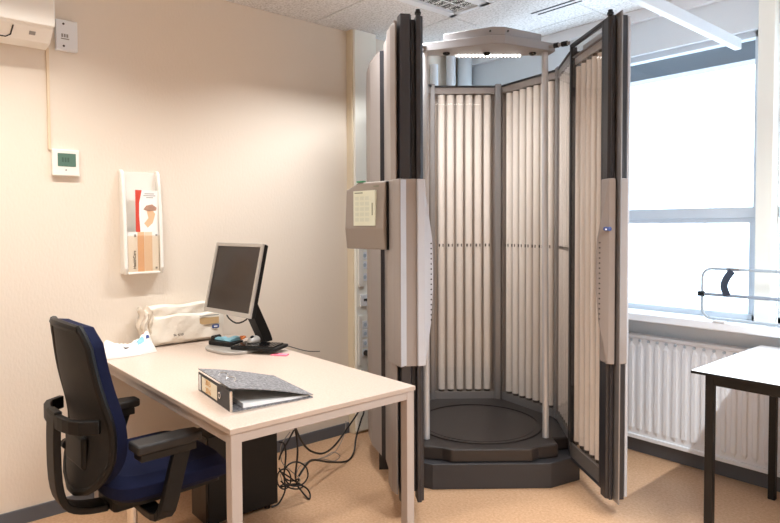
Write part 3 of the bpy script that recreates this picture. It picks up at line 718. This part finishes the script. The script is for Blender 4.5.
# doors
def door(side, hinge, ang):
    """local door frame: +x outward (thickness), -y towards near end; mirrored for the left door"""
    mt=Matrix.Translation((hinge[0],hinge[1],0)) @ Matrix.Rotation(ang,4,'Z') @ Matrix.Scale(side*(.92 if side>0 else 1.14),4,(1,0,0))
    zb,zt=.125,2.366; L=.405
    root=MB().box((.0,-.405,zb),(.022,-.385,zt)); root.box((0,-.018,zb),(.022,0,zt)); root.box((0,-.405,zb),(.022,0,zb+.012)); root.box((0,-.405,zt-.018),(.022,0,zt))
    o=root.xf(mt).build('door', M['dark'], cab, bev=.002)
    MB().box((.008,-.387,zb+.012),(.022,-.018,zb+.085)).xf(mt).build('bottom_rail', M['alud'], o)
    MB().box((.008,-.387,zt-.075),(.020,-.018,zt-.068)).xf(mt).build('top_rail', M['alud'], o)
    MB().box((.006,-.385,zb+.012),(.008,-.018,zt-.018)).xf(mt).build('door_glass', M['acrylic'], o)
    h=MB().box((.075,-.385,zb),(.079,-.01,zt-.10)); h.xf(mt).build('reflector', M['reflector'], o)
    h=MB().box((.079,-.385,zb),(.112,-.0,zt)); h.xf(mt).build('outer_cladding', M['cladlit'] if side>0 else M['clad'], o, bev=.004)
    for k in range(6):
        y=-.035-.0655*k
        MB().cyl(mt@Vector((.046,y,zb+.10)),mt@Vector((.046,y,zt-.125)),.0205,n=16).build('lamp_tube', M['tube'], o, smooth=True)
    c_=MB()
    for k in range(6):
        y=-.035-.0655*k; c_.cyl((.046,y,zb+.082),(.046,y,zb+.10),.016,n=12); c_.cyl((.046,y,zt-.125),(.046,y,zt-.11),.016,n=12)
    c_.xf(mt).build('lamp_socket', M['cap'], o)
    MB().box((.024,-.385,zt-.11),(.075,-.018,zt-.075)).xf(mt).build('header', M['cladlit'], o)
    # near end profile: dark extrusions with ribs
    pr=MB()
    pr.prism([(.0,-.405),(.0,-.455),(.012,-.462),(.012,-.475),(.030,-.475),(.030,-.405)],zb-.028,zt)
    pr.prism([(.048,-.405),(.048,-.455),(.056,-.47),(.094,-.47),(.100,-.43),(.100,-.405)],zb-.032,zt+.004)
    pr.prism([(.030,-.405),(.030,-.435),(.048,-.435),(.048,-.405)],zb+.01,zt-.01)
    pr.xf(mt).build('end_profile', M['dark'], o, bev=.002)
    if side>0:
        MB().box((.036,-.52,zb-.032),(.043,-.435,zt+.008)).xf(mt).build('seal_blade', M['alud'], o, bev=.001)
        MB().box((.096,-.47,zb-.02),(.112,-.385,zt)).xf(mt).build('edge_strip', M['cladlit'], o, bev=.003)
    else:
        MB().prism([(.106,-.405),(.106,-.440),(.112,-.445),(.128,-.40),(.132,-.30),(.112,-.29),(.112,-.405)],zb,zt-.03).xf(mt).build('edge_strip', M['clad'], o, bev=.006)
    MB().cyl(mt@Vector((.018,-.44,zt)),mt@Vector((.018,-.44,zt+.035)),.011).build('top_pin', M['black'], o, bev=.002)
    MB().cyl(mt@Vector((.018,-.44,zt+.012)),mt@Vector((.018,-.44,zt+.022)),.015).build('top_pin_collar', M['black'], o)
    # wrap-around grip cover, z .74-1.62
    za,zc=.745,1.615
    MB().prism([(-.004,-.395),(-.004,-.478),(.028,-.490),(.030,-.478),(.030,-.395)],za,zc).xf(mt).build('grip_cover', M['cladlit'] if side<0 else M['clad'], o, bev=.004)  # left cover paler: light falling on it is painted into its colour
    MB().prism([(.0485,-.395),(.0485,-.486),(.095,-.486),(.122,-.44),(.135,-.36),(.112,-.36),(.100,-.395)] if side>0 else [(.0485,-.395),(.0485,-.445),(.100,-.500),(.106,-.492),(.122,-.44),(.140,-.34),(.112,-.34),(.100,-.395)],za-.0,zc+.0).xf(mt).build('grip_cover', M['clad'], o, bev=.004)
    if side<0:
        MB().prism([(.0490,-.4460),(.0995,-.5000),(.0995,-.5020),(.0490,-.4480)],za+.004,zc-.004).xf(mt).build('grip_cover_lit_face', M['cladlit'], o)  # thin pale plate, paints window light onto the slanted facet
        MB().prism([(.030,-.435),(.030,-.472),(.076,-.4745),(.076,-.435)],za-.001,zc+.001).xf(mt).build('grip_recess', M['clad'], o)
    # bulged wing on the inner side
    prof=[(zc,-.0),(zc-.06,-.004),(zc-.28,-.036),(zc-.40,-.040),(za+.36,-.040),(za+.20,-.030),(za,-.002)]
    wi=MB(); ins=[Vector((x_-.004,-.470+ .035*( -x_/.04),z)) for z,x_ in prof]; out=[Vector((-.002,-.478,z)) for z,x_ in prof]
    A=[wi.bm.verts.new(p) for p in ins]; B=[wi.bm.verts.new(p) for p in out]
    C=[wi.bm.verts.new(p+Vector((0,.008,0))) for p in ins]; D=[wi.bm.verts.new(p+Vector((0,.008,0))) for p in out]
    for i in range(len(prof)-1):
        wi.bm.faces.new((A[i],A[i+1],B[i+1],B[i])); wi.bm.faces.new((C[i],D[i],D[i+1],C[i+1])); wi.bm.faces.new((A[i],C[i],C[i+1],A[i+1])); wi.bm.faces.new((B[i],B[i+1],D[i+1],D[i]))
    wi.bm.faces.new((A[0],B[0],D[0],C[0])); wi.bm.faces.new((A[-1],C[-1],D[-1],B[-1]))
    wi.xf(mt).build('grip_wing', M['cladlit'] if side<0 else M['clad'], o, bev=.002)  # left wing faces the window; its lit look is in the colour
    dt=MB()
    for k in range(16):
        z=zc-.30-.024*k
        dt.cyl((-.034,-.4445,z),(-.0335,-.449,z),.0035,n=8)
    dt.xf(mt).build('vent_hole', M['markdark'], o)
    for z in (zc-.13,za+.12): MB().cyl(mt@Vector((.070,-.4855,z)),mt@Vector((.070,-.4875,z)),.003,n=10).build('cover_screw', M['mark'], o)
    if side>0:
        for k,x in enumerate((-.022,-.004)):
            MB().cyl(mt@Vector((x,-.478-.004*k,zc-.235)),mt@Vector((x,-.492,zc-.235)),.0095,n=16).build('badge', M['blue'], o)
        MB().cyl(mt@Vector((-.0245,-.490,zc-.237)),mt@Vector((-.0245,-.4935,zc-.237)),.004,n=12).build('badge_highlight', M['paper'], o)
    return o
door(1,(.437,.11),R(5)); door(-1,(-.437,.11),R(6.5))
# control terminal on the left, turned to the operator
ct = MB()
tm=Matrix.Translation((-.660,-.20,1.285)) @ Matrix.Rotation(R(-44),4,'Z')
prof=[(.0,.0),(.0,.34),(.020,.345),(.050,.30),(.060,.20),(.055,.0)]
ct.loft([[Vector((x,-.0-yy*0+ (0),0)) for yy in (0,)] for x in ()] ) if False else None
ct.loft([[Vector((x,y,z)) for y,z in ((0,0),(-.012,.10),(0,.325-(.03 if x<-.1 else 0)),(.022,.33-(.03 if x<-.1 else 0)),(.045,.17),(.035,0))] for x in (-.135,-.125,-.05,.05,.125,.135)])
cto=ct.xf(tm).build('control_terminal', M['term'], cab, bev=.006)
MB().box((-.066,-.016,.115),(.082,-.004,.285)).xf(tm).build('touch_screen', M['lcd'], cto)
u_=MB()
for r_ in range(5):
    for c_ in range(3): u_.box((-.054+c_*.035,-.0175,.135+r_*.026),(-.026+c_*.035,-.016,.153+r_*.026))
u_.xf(tm).build('screen_buttons', M['lcdui'], cto)
MB().box((.062,-.0175,.165),(.067,-.016,.225)).xf(tm).build('screen_bar', M['lcdui2'], cto); MB().box((-.056,-.0175,.272),(.0,-.016,.277)).xf(tm).build('screen_title', M['lcdui2'], cto)
MB().box((.135,.008,.0),(.139,.05,.325)).xf(tm).build('side_panel', M['black'], cto)
MB().box((.060,-.003,.302),(.095,-.001,.307)).xf(tm).build('terminal_mark', M['lcdui2'], cto)
MB().box((-.06,.0,.328),(-.015,.02,.335)).xf(tm).build('sticker', M['greentape'], cto)
MB().box((-.03,.03,.05),(.12,.12,.25)).xf(tm).build('terminal_bracket', M['dark'], cab)

# ------------------------------------------------------------------ radiator
ra = thing('radiator','white ribbed panel radiator under the window','radiator',(0,0,0))
RX0,RX1,RY=-2.20,1.2,3.525
MB().box((RX0,RY+.012,.11),(RX1,3.585,.725)).build('panel', M['white'], ra, bev=.004)
MB().box((RX0-.004,RY+.004,.712),(RX1+.004,3.588,.735)).build('top_cover', M['white'], ra, bev=.004)
MB().box((RX0,RY,.10),(RX1,RY+.02,.125)).build('bottom_lip', M['white'], ra, bev=.004)
x=RX0+.03
while x < RX1-.05:
    rb=MB(); rb.loft([[Vector((x-.017*k_,RY+.013,z)),Vector((x-.010*k_,RY+.001+(.012*(1-k_))-.0,z)),Vector((x+.010*k_,RY+.001+(.012*(1-k_)),z)),Vector((x+.017*k_,RY+.013,z))] for z,k_ in ((.140,.2),(.165,1),(.665,1),(.690,.2))])
    o_=rb.build('rib', M['white'], ra)
    MB().cyl((x,RY+.004,.7005),(x,RY+.013,.7005),.008,n=12).build('rib_dimple', M['socket'], o_)
    x+=.053

# ------------------------------------------------------------------ white table at the right
tb = thing('side_table','white-topped table with black square legs by the radiator','table',(0,0,0))
TX0,TX1,TY0,TY1,TZ=-1.133,.45,2.672,3.50,.775
MB().box((TX0,TY0,TZ-.012),(TX1,TY1,TZ-.001)).build('table_edge', M['black'], tb)
MB().box((TX0+.001,TY0+.001,TZ-.002),(TX1-.001,TY1-.001,TZ)).build('tabletop', M['tabletop'], tb)
f=MB(); 
f.box((TX0+.055,TY0+.012,TZ-.052),(TX1-.055,TY0+.040,TZ-.012)); f.box((TX0+.055,TY1-.04,TZ-.052),(TX1-.055,TY1-.015,TZ-.012))
f.box((TX0+.055,TY0+.04,TZ-.052),(TX0+.085,TY1-.04,TZ-.012)); f.box((TX1-.085,TY0+.04,TZ-.052),(TX1-.055,TY1-.04,TZ-.012))
f.build('apron', M['black'], tb, bev=.002)
for x0 in (TX0+.055,TX1-.085):
    for y0 in (TY0+.010,TY1-.045): MB().box((x0,y0,.0),(x0+.033,y0+.033,TZ-.012)).build('leg', M['black'], tb, bev=.003)
pp = MB().box((-.105,-.148,0),(.105,.148,.003)); tag(pp.build('paper_sheet', M['paper'], loc=(-.93,3.26,TZ+.0005), rot=(0,0,R(12))),'white paper sheet lying at the back of the white table','paper')
pp = MB().prism(rrect(.05,.012,.004),0,.008); tag(pp.build('pen', M['silver'], loc=(-.845,3.02,TZ), rot=(0,0,R(5))),'short grey pen lying on the white table','pen')

# ------------------------------------------------------------------ wire rack on the sill
rk = thing('roll_rack','white tubular rack with a black strap standing on the window sill','rack',(0,3.47,.878))
X0,X1,Z0,Z1=-1.415,-.55,.012,.282; r_=.05
P=[]
for sx,sz,a0 in ((X1,Z1,0),(X0,Z1,90),(X0,Z0,180),(X1,Z0,270)):
    for k in range(7):
        a=R(a0+15*k); P.append((sx+(-r_ if sx==X1 else r_)+r_*math.cos(a),0,sz+(-r_ if sz==Z1 else r_)+r_*math.sin(a)))
P.append(P[0])
MB().tube(P,.0075,10,smoothpath=0).build('tube_frame', mat('rack_tube',(168,178,186),.4), rk, smooth=True)
MB().cyl((X0,0,.142),(X1,0,.142),.009).build('cross_rail', mat('rail_grey',(140,150,162),.4), rk, smooth=True)
MB().cyl((X0-.022,0,.142),(X0+.012,0,.142),.015).build('rail_knob', M['black'], rk, bev=.003)
MB().tube([(X0+.155,-.012,.276),(X0+.130,-.02,.235),(X0+.118,-.02,.19),(X0+.132,-.012,.142)],1,sec=[(-.003,-.018),(.003,-.018),(.003,.018),(-.003,.018)],up=(1,0,0)).build('strap', mat('dark_strap',(48,58,74),.5), rk)
MB().cyl((X0+.125,0,.282),(X0+.185,0,.282),.009).build('strap_clip', M['alud'], rk)
for x in (X0+.1,X1-.1): MB().box((x-.03,-.04,0),(x+.03,.04,.008)).build('rack_foot', M['white'], rk)

# ------------------------------------------------------------------ light from outside, camera, view
wd = bpy.data.worlds.new('World'); S.world = wd; wd.use_nodes = True
bg = wd.node_tree.nodes['Background']; bg.inputs[0].default_value=(.80,.90,1,1); bg.inputs[1].default_value=4.8
for x0,x1 in ((-3.0,-1.2),(-1.1,.9)):
    pass
cam = bpy.data.cameras.new('camera'); co = bpy.data.objects.new('camera', cam); COL.objects.link(co); S.camera = co
yaw,pitch,roll=R(49.287),R(-1.937),R(-.265)
F=Vector((-math.sin(yaw)*math.cos(pitch),math.cos(yaw)*math.cos(pitch),math.sin(pitch)))
R0=F.cross(Vector((0,0,1))).normalized(); U0=R0.cross(F)
Rv=R0*math.cos(roll)+U0*math.sin(roll); Uv=-R0*math.sin(roll)+U0*math.cos(roll)
co.matrix_world=Matrix(((Rv.x,Uv.x,-F.x,0),(Rv.y,Uv.y,-F.y,0),(Rv.z,Uv.z,-F.z,1.4),(0,0,0,1)))
cam.sensor_width=36; cam.lens=611.77/780*36; cam.sensor_fit='HORIZONTAL'
cam.shift_y=(246.28-261.5)/780; cam.clip_start=.02
vs=S.view_settings; vs.view_transform='Standard'; vs.look='None'; vs.gamma=1; vs.exposure=.38; vs.use_curve_mapping=False
try: S.cycles.use_denoising=True; S.cycles.max_bounces=8; S.cycles.transparent_max_bounces=16; S.cycles.sample_clamp_indirect=4
except Exception: pass
